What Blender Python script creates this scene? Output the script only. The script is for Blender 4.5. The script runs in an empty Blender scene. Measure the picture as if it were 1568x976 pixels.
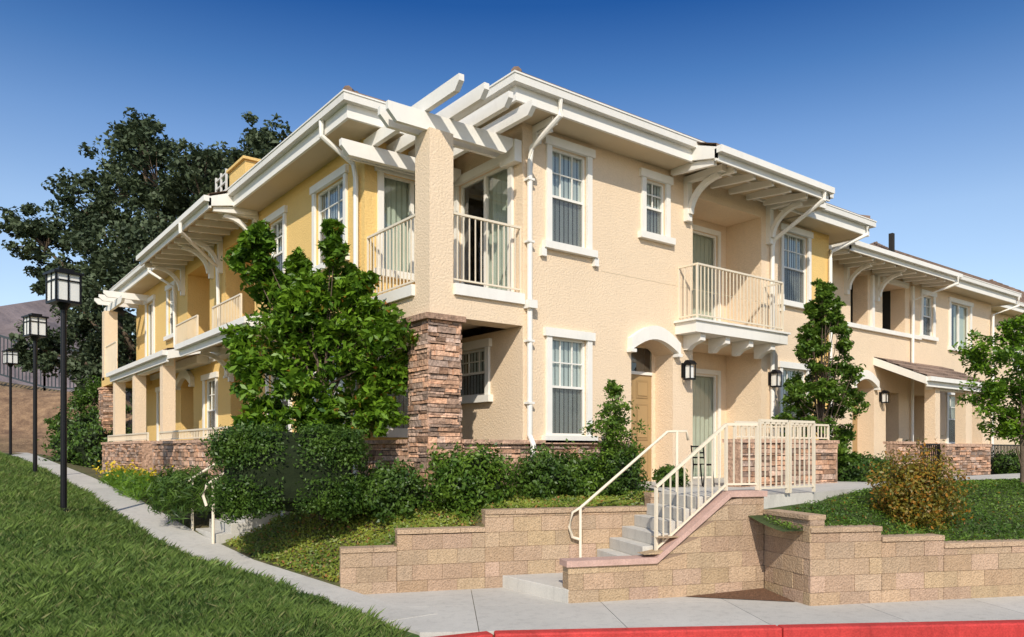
import bpy, math, random
import numpy as np
from mathutils import Vector
random.seed(7); rng=np.random.default_rng(11)
D=bpy.data; SC=bpy.context.scene
# ------------------------------------------------------------------ frames
TH=math.radians(52.5)
F=np.array([math.cos(TH),math.sin(TH)]); R=np.array([F[1],-F[0]])
CAM=np.array([-5.935,-9.731]); EYE=1.85
def ud(u,d): return CAM+R*u+F*d          # surveyed point: lateral / distance from the tripod
class Fr:
    def __init__(s,o,e,n): s.o=np.array(o,float); s.e=np.array(e,float); s.n=np.array(n,float)
    def P(s,u,o,z):
        p=s.o+s.e*u+s.n*o; return (p[0],p[1],z)
def FR(y): return Fr((0,y),(1,0),(0,-1))
def FL(x): return Fr((x,0),(0,1),(-1,0))
# ------------------------------------------------------------------ mesh builder
class MB:
    def __init__(s): s.v=[];s.f=[];s.m=[];s.c=[]
    def quad(s,pts,m=0,c=1.0):
        k=len(s.v); s.v+= [tuple(p) for p in pts]; s.f.append(tuple(range(k,k+len(pts)))); s.m.append(m); s.c.append(c)
    def hexa(s,p,m=0,c=1.0):
        k=len(s.v); s.v+=[tuple(q) for q in p]
        for f in ((3,2,1,0),(4,5,6,7),(0,1,5,4),(1,2,6,5),(2,3,7,6),(3,0,4,7)):
            s.f.append(tuple(k+i for i in f)); s.m.append(m); s.c.append(c)
    def box(s,x0,x1,y0,y1,z0,z1,m=0,c=1.0):
        s.hexa([(x0,y0,z0),(x1,y0,z0),(x1,y1,z0),(x0,y1,z0),(x0,y0,z1),(x1,y0,z1),(x1,y1,z1),(x0,y1,z1)],m,c)
    def fb(s,fr,u0,u1,o0,o1,z0,z1,m=0,c=1.0,z1b=None):
        zb=z1 if z1b is None else z1b
        P=fr.P; s.hexa([P(u0,o1,z0),P(u1,o1,z0),P(u1,o0,z0),P(u0,o0,z0),P(u0,o1,z1),P(u1,o1,zb),P(u1,o0,zb),P(u0,o0,z1)],m,c)
    def prism(s,a,b,m=0,c=1.0):
        k=len(s.v); n=len(a); s.v+=[tuple(q) for q in a]+[tuple(q) for q in b]
        s.f.append(tuple(range(k+n-1,k-1,-1))); s.f.append(tuple(range(k+n,k+2*n)))
        for i in range(n):
            j=(i+1)%n; s.f.append((k+i,k+j,k+n+j,k+n+i))
        s.m+=[m]*(n+2); s.c+=[c]*(n+2)
    def fprism_oz(s,fr,pts,u0,u1,m=0,c=1.0):
        s.prism([fr.P(u0,o,z) for o,z in pts],[fr.P(u1,o,z) for o,z in pts],m,c)
    def fprism_uz(s,fr,pts,o0,o1,m=0,c=1.0):
        s.prism([fr.P(u,o0,z) for u,z in pts],[fr.P(u,o1,z) for u,z in pts],m,c)
    def vprism(s,pts,z0,z1,m=0,c=1.0):
        s.prism([(p[0],p[1],z0) for p in pts],[(p[0],p[1],z1) for p in pts],m,c)
    def tube(s,pts,r,n=8,m=0,c=1.0):
        pts=[Vector(p) for p in pts]; rs=r if isinstance(r,(list,tuple)) else [r]*len(pts)
        k=len(s.v)
        for i,p in enumerate(pts):
            t=(pts[min(i+1,len(pts)-1)]-pts[max(i-1,0)]).normalized()
            up=Vector((0,0,1)) if abs(t.z)<.9 else Vector((1,0,0))
            a=t.cross(up).normalized(); b=t.cross(a).normalized()
            for j in range(n):
                an=2*math.pi*(j+.5)/n; s.v.append(tuple(p+a*math.cos(an)*rs[i]+b*math.sin(an)*rs[i]))
        for i in range(len(pts)-1):
            for j in range(n):
                j2=(j+1)%n; s.f.append((k+i*n+j,k+i*n+j2,k+(i+1)*n+j2,k+(i+1)*n+j)); s.m.append(m); s.c.append(c)
        s.f.append(tuple(k+j for j in range(n))); s.m.append(m); s.c.append(c)
        q=k+(len(pts)-1)*n; s.f.append(tuple(q+j for j in range(n))); s.m.append(m); s.c.append(c)
    def beam(s,p,q,w,h,m=0,c=1.0):
        p=Vector(p);q=Vector(q);t=(q-p).normalized(); a=t.cross(Vector((0,0,1)))
        a=a.normalized()*w/2 if a.length>1e-4 else Vector((w/2,0,0)); b=a.cross(t).normalized()*h/2
        s.hexa([p-a-b,p+a-b,q+a-b,q-a-b,p-a+b,p+a+b,q+a+b,q-a+b],m,c)
    def obj(s,name,mats,parent=None,smooth=False,bevel=0):
        me=D.meshes.new(name); me.from_pydata(s.v,[],s.f)
        for mt in mats: me.materials.append(mt)
        me.polygons.foreach_set('material_index',s.m)
        ca=me.color_attributes.new('Col','FLOAT_COLOR','CORNER')
        arr=[]
        for f,c in zip(s.f,s.c):
            cc=(c,c,c,1.0) if not isinstance(c,tuple) else (c[0],c[1],c[2],1.0)
            arr+=list(cc)*len(f)
        ca.data.foreach_set('color',arr)
        if smooth: me.polygons.foreach_set('use_smooth',[True]*len(s.f))
        me.update(); o=D.objects.new(name,me); SC.collection.objects.link(o)
        if parent: o.parent=parent
        if bevel:
            b=o.modifiers.new('bevel','BEVEL'); b.width=bevel; b.segments=2; b.limit_method='ANGLE'
        return o
def empty(name,loc=(0,0,0)):
    e=D.objects.new(name,None); SC.collection.objects.link(e); return e
# ------------------------------------------------------------------ materials
def nt(name):
    m=D.materials.new(name); m.use_nodes=True; t=m.node_tree; b=t.nodes['Principled BSDF']; return m,t,b
def mat(name,col,rough=.7,bs=60,bst=.15,var=.12,vs=1.5,metal=0,bd=.01,spec=.3,grime=0,fine=0):
    m,t,b=nt(name); N=t.nodes.new; L=t.links.new
    tc=N('ShaderNodeTexCoord'); at=N('ShaderNodeAttribute'); at.attribute_name='Col'
    n1=N('ShaderNodeTexNoise'); n1.inputs['Scale'].default_value=vs; n1.inputs['Detail'].default_value=6
    n1.inputs['Roughness'].default_value=.65
    L(tc.outputs['Object'],n1.inputs['Vector'])
    mr=N('ShaderNodeMapRange'); mr.inputs['From Min'].default_value=.3; mr.inputs['From Max'].default_value=.7
    mr.inputs['To Min'].default_value=1-var; mr.inputs['To Max'].default_value=1+var
    L(n1.outputs['Fac'],mr.inputs['Value'])
    v=N('ShaderNodeVectorMath'); v.operation='SCALE'; v.inputs[0].default_value=col; L(mr.outputs[0],v.inputs['Scale'])
    v2=N('ShaderNodeVectorMath'); v2.operation='MULTIPLY'; L(v.outputs[0],v2.inputs[0]); L(at.outputs['Color'],v2.inputs[1])
    out=v2.outputs[0]
    n2=N('ShaderNodeTexNoise'); n2.inputs['Scale'].default_value=bs; n2.inputs['Detail'].default_value=5
    L(tc.outputs['Object'],n2.inputs['Vector'])
    if fine:
        m3=N('ShaderNodeMapRange'); m3.inputs['From Min'].default_value=.3; m3.inputs['From Max'].default_value=.7
        m3.inputs['To Min'].default_value=1-fine; m3.inputs['To Max'].default_value=1+fine
        L(n2.outputs['Fac'],m3.inputs['Value'])
        v3=N('ShaderNodeVectorMath'); v3.operation='SCALE'; L(out,v3.inputs[0]); L(m3.outputs[0],v3.inputs['Scale']); out=v3.outputs[0]
    if grime:
        mp=N('ShaderNodeMapping'); mp.inputs['Scale'].default_value=(5,5,1.2); L(tc.outputs['Object'],mp.inputs['Vector'])
        n4=N('ShaderNodeTexNoise'); n4.inputs['Scale'].default_value=1.7; n4.inputs['Detail'].default_value=9; n4.inputs['Roughness'].default_value=.7; L(mp.outputs[0],n4.inputs['Vector'])
        m4=N('ShaderNodeMapRange'); m4.inputs['From Min'].default_value=.5; m4.inputs['From Max'].default_value=.75
        m4.inputs['To Min'].default_value=1; m4.inputs['To Max'].default_value=1-grime; L(n4.outputs['Fac'],m4.inputs['Value'])
        v4=N('ShaderNodeVectorMath'); v4.operation='SCALE'; L(out,v4.inputs[0]); L(m4.outputs[0],v4.inputs['Scale']); out=v4.outputs[0]
    L(out,b.inputs['Base Color'])
    b.inputs['Roughness'].default_value=rough; b.inputs['Metallic'].default_value=metal
    b.inputs['Specular IOR Level'].default_value=spec
    if bst:
        bp=N('ShaderNodeBump'); bp.inputs['Strength'].default_value=bst; bp.inputs['Distance'].default_value=bd
        L(n2.outputs['Fac'],bp.inputs['Height']); L(bp.outputs[0],b.inputs['Normal'])
    return m
M={}
M['cream']=mat('stucco_cream',(.775,.61,.43),.9,32,.8,.035,.6,bd=.018,spec=.1,grime=.05,fine=.045)
M['yellow']=mat('stucco_yellow',(.77,.53,.205),.9,32,.8,.035,.6,bd=.018,spec=.1,grime=.05,fine=.045)
M['white']=mat('trim_paint_white',(.81,.78,.71),.55,30,.1,.03,2,grime=.07)
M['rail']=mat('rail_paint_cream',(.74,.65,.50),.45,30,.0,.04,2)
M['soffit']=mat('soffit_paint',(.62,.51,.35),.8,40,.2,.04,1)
M['stone']=mat('ledger_stone',(.44,.285,.20),.9,18,1.0,.22,7,bd=.035,spec=.15,fine=.28)
M['mortar']=mat('dark_joint',(.07,.05,.04),.95,30,.3,.1,3)
M['joint']=mat('block_joint',(.27,.19,.13),.95,30,.3,.1,3)
M['block']=mat('split_face_block',(.46,.33,.22),.95,45,.9,.10,1.1,bd=.03,spec=.08,fine=.17,grime=.18)
M['coping']=mat('pink_coping',(.50,.33,.27),.85,50,.4,.1,5,fine=.12,grime=.15)
M['conc']=mat('concrete',(.54,.515,.46),.9,60,.3,.08,.9,bd=.006,spec=.15,fine=.07,grime=.22)
M['red']=mat('red_curb_paint',(.50,.045,.04),.7,50,.4,.2,2.2,fine=.16,grime=.35)
M['asphalt']=mat('asphalt',(.055,.055,.055),.95,120,.6,.15,1)
M['tile']=mat('roof_tile',(.26,.18,.135),.9,20,.5,.18,3,bd=.02)
M['door']=mat('door_paint_tan',(.38,.25,.115),.5,20,.05,.04,2)
M['black']=mat('black_metal',(.012,.012,.014),.4,30,0,.05,2,metal=.3)
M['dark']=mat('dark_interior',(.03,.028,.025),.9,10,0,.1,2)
M['blind']=mat('white_blind',(.66,.70,.67),.8,10,0,.06,2)
M['screen']=mat('insect_screen',(.13,.13,.13),.8,10,0,.1,2)
M['curtain']=mat('curtain',(.50,.54,.45),.9,10,0,.1,2)
M['bark']=mat('bark',(.11,.08,.055),.95,25,.8,.25,4,bd=.02)
M['iron']=mat('iron_fence',(.035,.05,.06),.5,10,0,.05,2)
M['frost']=mat('lantern_panel',(.78,.77,.72),.35,10,0,.03,2)
M['hill']=mat('far_hill',(.19,.155,.155),1,.06,.5,.3,.03,bd=8)
M['mulch']=mat('bark_mulch',(.17,.09,.05),1,60,1,.35,25,bd=.03,fine=.4)
def glassmat():
    m=D.materials.new('window_glass'); m.use_nodes=True; t=m.node_tree; t.nodes.clear(); N=t.nodes.new; L=t.links.new
    o=N('ShaderNodeOutputMaterial'); mx=N('ShaderNodeMixShader'); fr=N('ShaderNodeLayerWeight'); fr.inputs['Blend'].default_value=.3
    ma=N('ShaderNodeMath'); ma.operation='MULTIPLY_ADD'; ma.inputs[1].default_value=.40; ma.inputs[2].default_value=.08
    tr=N('ShaderNodeBsdfTransparent'); tr.inputs['Color'].default_value=(.86,.90,.88,1); gl=N('ShaderNodeBsdfGlossy'); gl.inputs['Roughness'].default_value=.02
    L(fr.outputs['Facing'],ma.inputs[0]); L(ma.outputs[0],mx.inputs[0]); L(tr.outputs[0],mx.inputs[1]); L(gl.outputs[0],mx.inputs[2]); L(mx.outputs[0],o.inputs[0]); return m
M['glass']=glassmat()
def leafmat(name,dark,light,trans=.3,rough=.45,third=(.32,.12,.02)):
    m,t,b=nt(name); N=t.nodes.new; L=t.links.new
    at=N('ShaderNodeAttribute'); at.attribute_name='Col'
    sp=N('ShaderNodeSeparateColor'); L(at.outputs['Color'],sp.inputs[0])
    mx=N('ShaderNodeMix'); mx.data_type='RGBA'; mx.inputs[6].default_value=(*dark,1); mx.inputs[7].default_value=(*light,1); L(sp.outputs[0],mx.inputs[0])
    mx2=N('ShaderNodeMix'); mx2.data_type='RGBA'; mx2.inputs[7].default_value=(*third,1); L(mx.outputs[2],mx2.inputs[6]); L(sp.outputs[1],mx2.inputs[0])
    L(mx2.outputs[2],b.inputs['Base Color']); b.inputs['Roughness'].default_value=rough; b.inputs['Specular IOR Level'].default_value=.4
    tl=N('ShaderNodeBsdfTranslucent'); L(mx2.outputs[2],tl.inputs[0]); ms=N('ShaderNodeMixShader'); ms.inputs[0].default_value=trans
    out=t.nodes['Material Output']; L(b.outputs[0],ms.inputs[1]); L(tl.outputs[0],ms.inputs[2]); L(ms.outputs[0],out.inputs[0]); return m
M['leaf_mag']=leafmat('leaf_bright',(.035,.10,.008),(.19,.33,.02))
M['leaf_oak']=leafmat('leaf_oak',(.03,.05,.022),(.11,.145,.07),.2,.6)
M['leaf_hedge']=leafmat('leaf_hedge',(.025,.065,.01),(.12,.21,.028))
M['leaf_col']=leafmat('leaf_column',(.035,.09,.01),(.17,.28,.03))
M['leaf_bed']=leafmat('leaf_groundcover',(.08,.14,.015),(.27,.31,.04),.25,third=(.36,.15,.05))
M['leaf_rus']=leafmat('leaf_russet',(.10,.12,.02),(.32,.24,.03),.3,third=(.42,.17,.02))
M['leaf_lawn']=leafmat('grass_blade',(.045,.10,.016),(.22,.32,.065),.35,.65,third=(.34,.32,.13))
M['leaf_rlawn']=leafmat('cover_green',(.04,.10,.012),(.17,.28,.035),.3,.5)
M['flower']=leafmat('yellow_flower',(.7,.45,.02),(.8,.62,.05),.3,.5)
# ------------------------------------------------------------------ terrain height
def sm(x): x=np.clip(x,0,1); return x*x*(3-2*x)
A0=ud(.68,9.31); c16,s16=math.cos(math.radians(16)),math.sin(math.radians(16))
ES=R*c16+F*s16; NS=F*c16-R*s16
def ab(x,y): dx=x-A0[0];dy=y-A0[1]; return dx*ES[0]+dy*ES[1], dx*NS[0]+dy*NS[1]
def W(a,b): p=A0+ES*a+NS*b; return p
c5,s5=math.cos(math.radians(5)),math.sin(math.radians(5))
E1=R*c5+F*s5; E2=F*c5-R*s5
def ST(s,t): return CAM+E1*s+E2*t
ZPy=[-30,-1.6,1.3,4,8,12.7,25,60]; ZPz=[0,0,.28,.55,.90,1.16,1.7,2.6]
XLy=[-30,-12,-6,-2.9,-1.1,.5,1.4,3.5,8,30]; XLx=[-14,-6.5,-3.2,-2.15,-2.12,-2.55,-2.88,-3.1,-3.2,-3.3]
XRy=[-2.2,-.63,1.26,3.5,8,30]; XRx=[-1.3,-1.67,-2.15,-2.35,-2.42,-2.5]
zp=lambda y:np.interp(y,ZPy,ZPz); xl=lambda y:np.interp(y,XLy,XLx); xr=lambda y:np.interp(y,XRy,XRx)
def wt(a): return np.interp(a,[-2.6,-1.95,-1.85,-.75,-.6,1.7,1.8],[.58,.58,.8,.8,1.04,1.04,1.2])
def H(x,y):
    x=np.asarray(x,float);y=np.asarray(y,float)
    a,b=ab(x,y); rx=x-CAM[0];ry=y-CAM[1]
    u=rx*R[0]+ry*R[1]; d=rx*F[0]+ry*F[1]; t=rx*E2[0]+ry*E2[1]
    Z=zp(y); L_=xl(y); Rr=xr(y)
    dl=np.maximum(L_-x,0)
    lawn=Z+.02+.18*sm(dl/1.4)+.065*np.minimum(dl,9)*sm((d-2)/6)+.025*np.sin(x*1.9+y)*np.sin(y*1.4-x*.5)*sm(dl/1.0)
    bed=Z+(1.12-Z)*sm((x-Rr)/1.9)
    hw=wt(a)-.03; k=sm((a+2.6)/.5)*(1-sm((b-1.35)/1.5))
    bed=bed*(1-k)+hw*k
    low=np.where(t>7.8,-.03,-.17)
    h=np.where(x<L_,lawn,np.where((x<Rr)&(y>-2.2),Z-.02,bed))
    front=(b<1.32)&(a>-2.62)&(x>=L_)
    h=np.where(front,low,h)
    h=np.where((x>=L_)&(t<7.85),-.17,h)
    bank=sm((d-31)/7)*3.6*sm((-u-5)/6)+sm((d-39)/60)*3
    return h+bank
def build_ground():
    fa=np.concatenate([-600*np.linspace(1,.04,22)**1.6 ,np.arange(-13,9,.14),9+600*np.linspace(.001,1,24)**1.8])
    fa=np.unique(np.round(fa,3)); 
    fb=np.concatenate([-400*np.linspace(1,.05,12)**1.6,np.arange(-8,1.2,.16),[1.31,1.33],np.arange(1.45,14,.16),np.arange(14,46,.7),46+900*np.linspace(.01,1,22)**1.6])
    fb=np.unique(np.round(fb,3))
    Am,Bm=np.meshgrid(fa,fb); X=A0[0]+ES[0]*Am+NS[0]*Bm; Y=A0[1]+ES[1]*Am+NS[1]*Bm
    Z=H(X,Y); Z=Z+rng.normal(0,.006,Z.shape)*((X<xl(Y)-.2)|(X>xr(Y)))
    rx=X-CAM[0];ry=Y-CAM[1];u=rx*R[0]+ry*R[1];d=rx*F[0]+ry*F[1]
    bed=((X>xr(Y))&(d<31)).astype(float); bank=sm((d-29)/2)*(1-sm((d-38)/4))*(u<-4)
    dry=sm((d-36)/4)
    Z=Z+.12*np.sin(u*2.1+d)*np.sin(d*1.7-u*.6)*bank
    n,mm=Z.shape; idx=np.arange(n*mm).reshape(n,mm)
    q=np.stack([idx[:-1,:-1],idx[:-1,1:],idx[1:,1:],idx[1:,:-1]],-1).reshape(-1,4)
    me=D.meshes.new('ground'); me.vertices.add(n*mm); me.vertices.foreach_set('co',np.stack([X,Y,Z],-1).ravel())
    me.loops.add(q.size); me.loops.foreach_set('vertex_index',q.ravel()); me.polygons.add(len(q)); me.polygons.foreach_set('loop_start',np.arange(0,q.size,4))
    me.update(calc_edges=True); me.polygons.foreach_set('use_smooth',[True]*len(q))
    ca=me.color_attributes.new('Mask','FLOAT_COLOR','POINT'); ca.data.foreach_set('color',np.stack([bed,np.clip(bank,0,1),dry,np.ones_like(bed)],-1).ravel())
    m,t,b=nt('ground_cover_soil'); N=t.nodes.new; L=t.links.new
    at=N('ShaderNodeAttribute'); at.attribute_name='Mask'; sp=N('ShaderNodeSeparateColor'); L(at.outputs['Color'],sp.inputs[0])
    tc=N('ShaderNodeTexCoord'); n1=N('ShaderNodeTexNoise'); n1.inputs['Scale'].default_value=2.0; n1.inputs['Detail'].default_value=8; n1.inputs['Roughness'].default_value=.75; L(tc.outputs['Object'],n1.inputs['Vector'])
    def ramp(c0,c1):
        r=N('ShaderNodeValToRGB'); r.color_ramp.elements[0].position=.35; r.color_ramp.elements[1].position=.65
        r.color_ramp.elements[0].color=(*c0,1); r.color_ramp.elements[1].color=(*c1,1); L(n1.outputs['Fac'],r.inputs[0]); return r
    g=ramp((.03,.065,.01),(.07,.12,.02)); s=ramp((.07,.09,.02),(.15,.11,.05)); k=ramp((.13,.075,.045),(.36,.23,.13)); dr=ramp((.34,.25,.12),(.20,.19,.08))
    def mix(f,a_,b_):
        x=N('ShaderNodeMix'); x.data_type='RGBA'; L(f,x.inputs[0]); L(a_,x.inputs[6]); L(b_,x.inputs[7]); return x.outputs[2]
    c=mix(sp.outputs[0],g.outputs[0],s.outputs[0]); c=mix(sp.outputs[2],c,dr.outputs[0]); c=mix(sp.outputs[1],c,k.outputs[0]); L(c,b.inputs['Base Color']); b.inputs['Roughness'].default_value=.95
    n2=N('ShaderNodeTexNoise'); n2.inputs['Scale'].default_value=14; n2.inputs['Detail'].default_value=7; L(tc.outputs['Object'],n2.inputs['Vector'])
    bp=N('ShaderNodeBump'); bp.inputs['Strength'].default_value=.8; bp.inputs['Distance'].default_value=.06; L(n2.outputs['Fac'],bp.inputs['Height']); L(bp.outputs[0],b.inputs['Normal'])
    me.materials.append(m); o=D.objects.new('ground',me); SC.collection.objects.link(o)
build_ground()
# ------------------------------------------------------------------ leaves
def leafobj(name,P,size,mt,parent=None,aspect=.5,up=.3,red=0,nrm=None,val=None):
    n=len(P); P=np.asarray(P,float)
    sz=size*rng.uniform(.65,1.3,n) if np.isscalar(size) else size
    t=rng.normal(size=(n,3)); 
    if nrm is not None: nn=nrm+rng.normal(size=(n,3))*.55
    else: nn=rng.normal(size=(n,3)); nn[:,2]=np.abs(nn[:,2])+up
    nn/=np.linalg.norm(nn,axis=1)[:,None]+1e-9
    t-=nn*(t*nn).sum(1)[:,None]; t/=np.linalg.norm(t,axis=1)[:,None]+1e-9
    s=np.cross(nn,t); h=sz[:,None]
    V=np.stack([P-t*h*.5, P+s*h*aspect*.5+nn*h*.08, P+t*h*.5, P-s*h*aspect*.5+nn*h*.08],1).reshape(-1,3)
    c=rng.uniform(0,1,n) if val is None else np.clip(val+rng.uniform(-.25,.25,n),0,1)
    rd=(rng.uniform(0,1,n)<red).astype(float)*rng.uniform(.3,1,n)
    col=np.repeat(np.stack([c,rd,c,np.ones(n)],1),4,0)
    return quadmesh(name,V,col,4,mt,parent)
def quadmesh(name,V,col,k,mt,parent):
    nv=len(V); nf=nv//k
    me=D.meshes.new(name); me.vertices.add(nv); me.vertices.foreach_set('co',V.ravel())
    me.loops.add(nv); me.loops.foreach_set('vertex_index',np.arange(nv)); me.polygons.add(nf); me.polygons.foreach_set('loop_start',np.arange(0,nv,k))
    me.update(calc_edges=True)
    ca=me.color_attributes.new('Col','FLOAT_COLOR','POINT'); ca.data.foreach_set('color',col.ravel())
    me.materials.append(mt); o=D.objects.new(name,me); SC.collection.objects.link(o)
    if parent: o.parent=parent
    return o
def tree(name,base,lobes,nsub,nleaf,lsize,mt,trunk_r,subr=.35,djit=.5,aspect=.45,red=0,fork=.35,limbs=1.0):
    """lobes: (du,z,r[,dd]) about the trunk"""
    e=empty(name); bx,by,bz=base; mb=MB(); P=[];V=[]
    zmax=max(l[1] for l in lobes); zmin=min(l[1] for l in lobes); zf=bz+(zmin-bz)*.8+.1
    top=(bx+random.uniform(-.1,.1),by,zf+(zmax-zf)*fork)
    mb.tube([(bx,by,bz-.2),(bx+.03,by,bz+(zf-bz)*.5),(bx,by,zf),top],[trunk_r*1.25,trunk_r,trunk_r*.85,trunk_r*.5],8)
    for lb in lobes:
        du,z,r=lb[:3]; dj=lb[3] if len(lb)>3 else random.uniform(-djit,djit)
        c=np.array([bx,by,z]); c[:2]+=R*du+F*dj
        f=random.uniform(0,.9); st=np.array([bx,by,zf])*(1-f)+np.array(top)*f
        if z<st[2]: st=np.array([bx,by,zf*.5+bz*.5+.1])
        mid=st*.5+c*.5+np.array([0,0,-.12*abs(du)])
        if random.random()<limbs: mb.tube([st,mid,c],[trunk_r*.42,trunk_r*.26,trunk_r*.1],6)
        for k in range(nsub):
            v=rng.normal(size=3); v/=np.linalg.norm(v); q=c+v*r*rng.uniform(.3,1.05)
            if k%3==0: mb.tube([c*.8+mid*.2,q],[trunk_r*.1,trunk_r*.03],4)
            sr=r*subr*rng.uniform(.7,1.3)
            w=rng.normal(size=(nleaf,3)); w/=np.linalg.norm(w,axis=1)[:,None]; w*=(rng.uniform(0,1,(nleaf,1))**.5)*sr; w[:,2]*=.75
            P.append(q+w); V.append(np.full(nleaf,.5+rng.uniform(-.3,.3)))
    mb.obj('trunk_and_limbs',[M['bark']],e,smooth=True)
    leafobj('leaves',np.concatenate(P),lsize,mt,e,aspect=aspect,red=red,val=np.concatenate(V)); return e
def shrub(name,c,half,n,lsize,mt,p=3,ang=0,lump=.10,red=0,aspect=.5,core=.86,spread=(.84,1.05),upn=0):
    e=empty(name)
    def surf(th,ph):
        ct,st=np.cos(th),np.sin(th); cp,sp=np.cos(ph),np.sin(ph); q=2/p; f=lambda w:np.sign(w)*np.abs(w)**q
        v=np.stack([f(cp)*f(ct),f(cp)*f(st),f(sp)],-1)
        k=1+lump*(np.sin(th*3+c[0]*7)*np.cos(ph*4+c[1])+.6*np.sin(th*7+ph*5)+.5*np.sin(ph*9-th*4))
        return v*k[...,None]
    ca,sa=math.cos(ang),math.sin(ang)
    def tr(v,s):
        v=v*np.array(half)*s; return np.stack([c[0]+v[...,0]*ca-v[...,1]*sa,c[1]+v[...,0]*sa+v[...,1]*ca,c[2]+v[...,2]],-1)
    th,ph=np.meshgrid(np.linspace(-math.pi,math.pi,33),np.linspace(-math.pi/2,math.pi/2,17))
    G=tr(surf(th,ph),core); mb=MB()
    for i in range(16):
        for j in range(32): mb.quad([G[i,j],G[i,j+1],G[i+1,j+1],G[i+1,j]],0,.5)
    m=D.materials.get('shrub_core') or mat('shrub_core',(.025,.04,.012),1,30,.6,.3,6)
    mb.obj('inner_core',[m],e)  # closed dark-green core shell, added to stop see-through between the leaves
    d=rng.normal(size=(n,3)); 
    th=np.arctan2(d[:,1],d[:,0]); ph=np.arcsin(np.clip(rng.uniform(-.9,1,n),-1,1)); s=rng.uniform(*spread,n)
    s=s*(1+.05*np.sin(th*13+ph*17)*np.sin(ph*19-th*5))
    S=surf(th,ph); P=tr(S,1); P=np.array(c)+(P-np.array(c))*s[:,None]
    nn=P-np.array(c); nn/=np.linalg.norm(nn,axis=1)[:,None]; nn[:,2]+=upn
    val=.45+.3*np.sin(P[:,0]*9)*np.cos(P[:,1]*8+P[:,2]*7)
    leafobj('leaves',P,lsize,mt,e,aspect=aspect,nrm=nn*.7,red=red,val=val); return e
# ------------------------------------------------------------------ building parts
B={k:MB() for k in ['cream','yellow','trim','frames','glass','blinds','gutters','roof','railing','stone','door','soffit','dark','lamps']}
def wall(k,fr,u0,u1,z0,z1,ops=(),dep=.13):
    mb=B[k]; us=sorted({u0,u1,*[o[0] for o in ops],*[o[1] for o in ops]}); zs=sorted({z0,z1,*[o[2] for o in ops],*[o[3] for o in ops]})
    for i in range(len(us)-1):
        for j in range(len(zs)-1):
            cu=(us[i]+us[i+1])/2; cz=(zs[j]+zs[j+1])/2
            if any(o[0]<cu<o[1] and o[2]<cz<o[3] for o in ops): continue
            mb.quad([fr.P(us[i],0,zs[j]),fr.P(us[i+1],0,zs[j]),fr.P(us[i+1],0,zs[j+1]),fr.P(us[i],0,zs[j+1])])
    for o in ops:
        d=-(o[4] if len(o)>4 else dep); a,b,c,e=o[:4]
        for p,q in (((a,c),(b,c)),((b,c),(b,e)),((b,e),(a,e)),((a,e),(a,c))):
            mb.quad([fr.P(p[0],0,p[1]),fr.P(q[0],0,q[1]),fr.P(q[0],d,q[1]),fr.P(p[0],d,p[1])])
def window(fr,a,b,c,e,style='hung',trim=True,sill=True):
    T=B['trim'];Q=B['frames'];G=B['glass'];K=B['blinds']
    w=.04; zi=(c+e)/2
    for (x0,x1,y0,y1) in ((a,a+w,c,e),(b-w,b,c,e),(a+w,b-w,c,c+w),(a+w,b-w,e-w,e)): Q.fb(fr,x0,x1,-.10,-.04,y0,y1)
    G.quad([fr.P(a+w,-.075,c+w),fr.P(b-w,-.075,c+w),fr.P(b-w,-.075,e-w),fr.P(a+w,-.075,e-w)])
    if style=='hung':
        Q.fb(fr,a+w,b-w,-.10,-.045,zi-.02,zi+.02)
        n=3 if b-a>.6 else 2
        for i in range(1,n): u=a+(b-a)*i/n; Q.fb(fr,u-.010,u+.010,-.088,-.060,zi+.02,e-w)
        zm=(zi+e)/2; 
        Q.fb(fr,a+w,b-w,-.0885,-.0595,zm-.010,zm+.010)
        G.quad([fr.P(a+w,-.062,c+w),fr.P(b-w,-.062,c+w),fr.P(b-w,-.062,zi-.02),fr.P(a+w,-.062,zi-.02)],1)
        nb=max(4,int((b-a)/.09)); 
        for i in range(nb):
            u0=a+(b-a)*i/nb; u1=a+(b-a)*(i+1)/nb
            K.quad([fr.P(u0,-.112,c),fr.P(u1-.006,-.128,c),fr.P(u1-.006,-.128,e),fr.P(u0,-.112,e)],0,.86+.14*(i%2))
        K.quad([fr.P(a,-.18,c),fr.P(b,-.18,c),fr.P(b,-.18,e),fr.P(a,-.18,e)],1)
    else:
        um=(a+b)/2; Q.fb(fr,um-.035,um+.035,-.10,-.035,c+w,e-w)
        K.quad([fr.P(a,-.5,c),fr.P(b,-.5,c),fr.P(b,-.5,e),fr.P(a,-.5,e)],1)
        n=14; cu0=a if style=='sl' else um-.1*(b-a); cu1=um+.12*(b-a) if style=='sl' else b
        for i in range(n):
            u0=cu0+(cu1-cu0)*i/n; u1=cu0+(cu1-cu0)*(i+1)/n
            K.quad([fr.P(u0,-.14-(i%2)*.03,c),fr.P(u1,-.17+(i%2)*.03,c),fr.P(u1,-.17+(i%2)*.03,e),fr.P(u0,-.14-(i%2)*.03,e)],2,.9+.1*(i%2))
    if trim:
        t=.11
        T.fb(fr,a-t,a,.0,.045,c,e); T.fb(fr,b,b+t,0,.045,c,e)
        T.fb(fr,a-t-.05,b+t+.05,0,.07,e,e+t+.03)
        if sill: T.fb(fr,a-t-.08,b+t+.08,0,.10,c-.12,c)
        else: T.fb(fr,a-t,b+t,0,.045,c-.09,c)
def corbels(fr,a,b,c):
    for u in (a-.12,b+.02): B['trim'].fb(fr,u,u+.1,0,.07,c-.26,c-.122)
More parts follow.
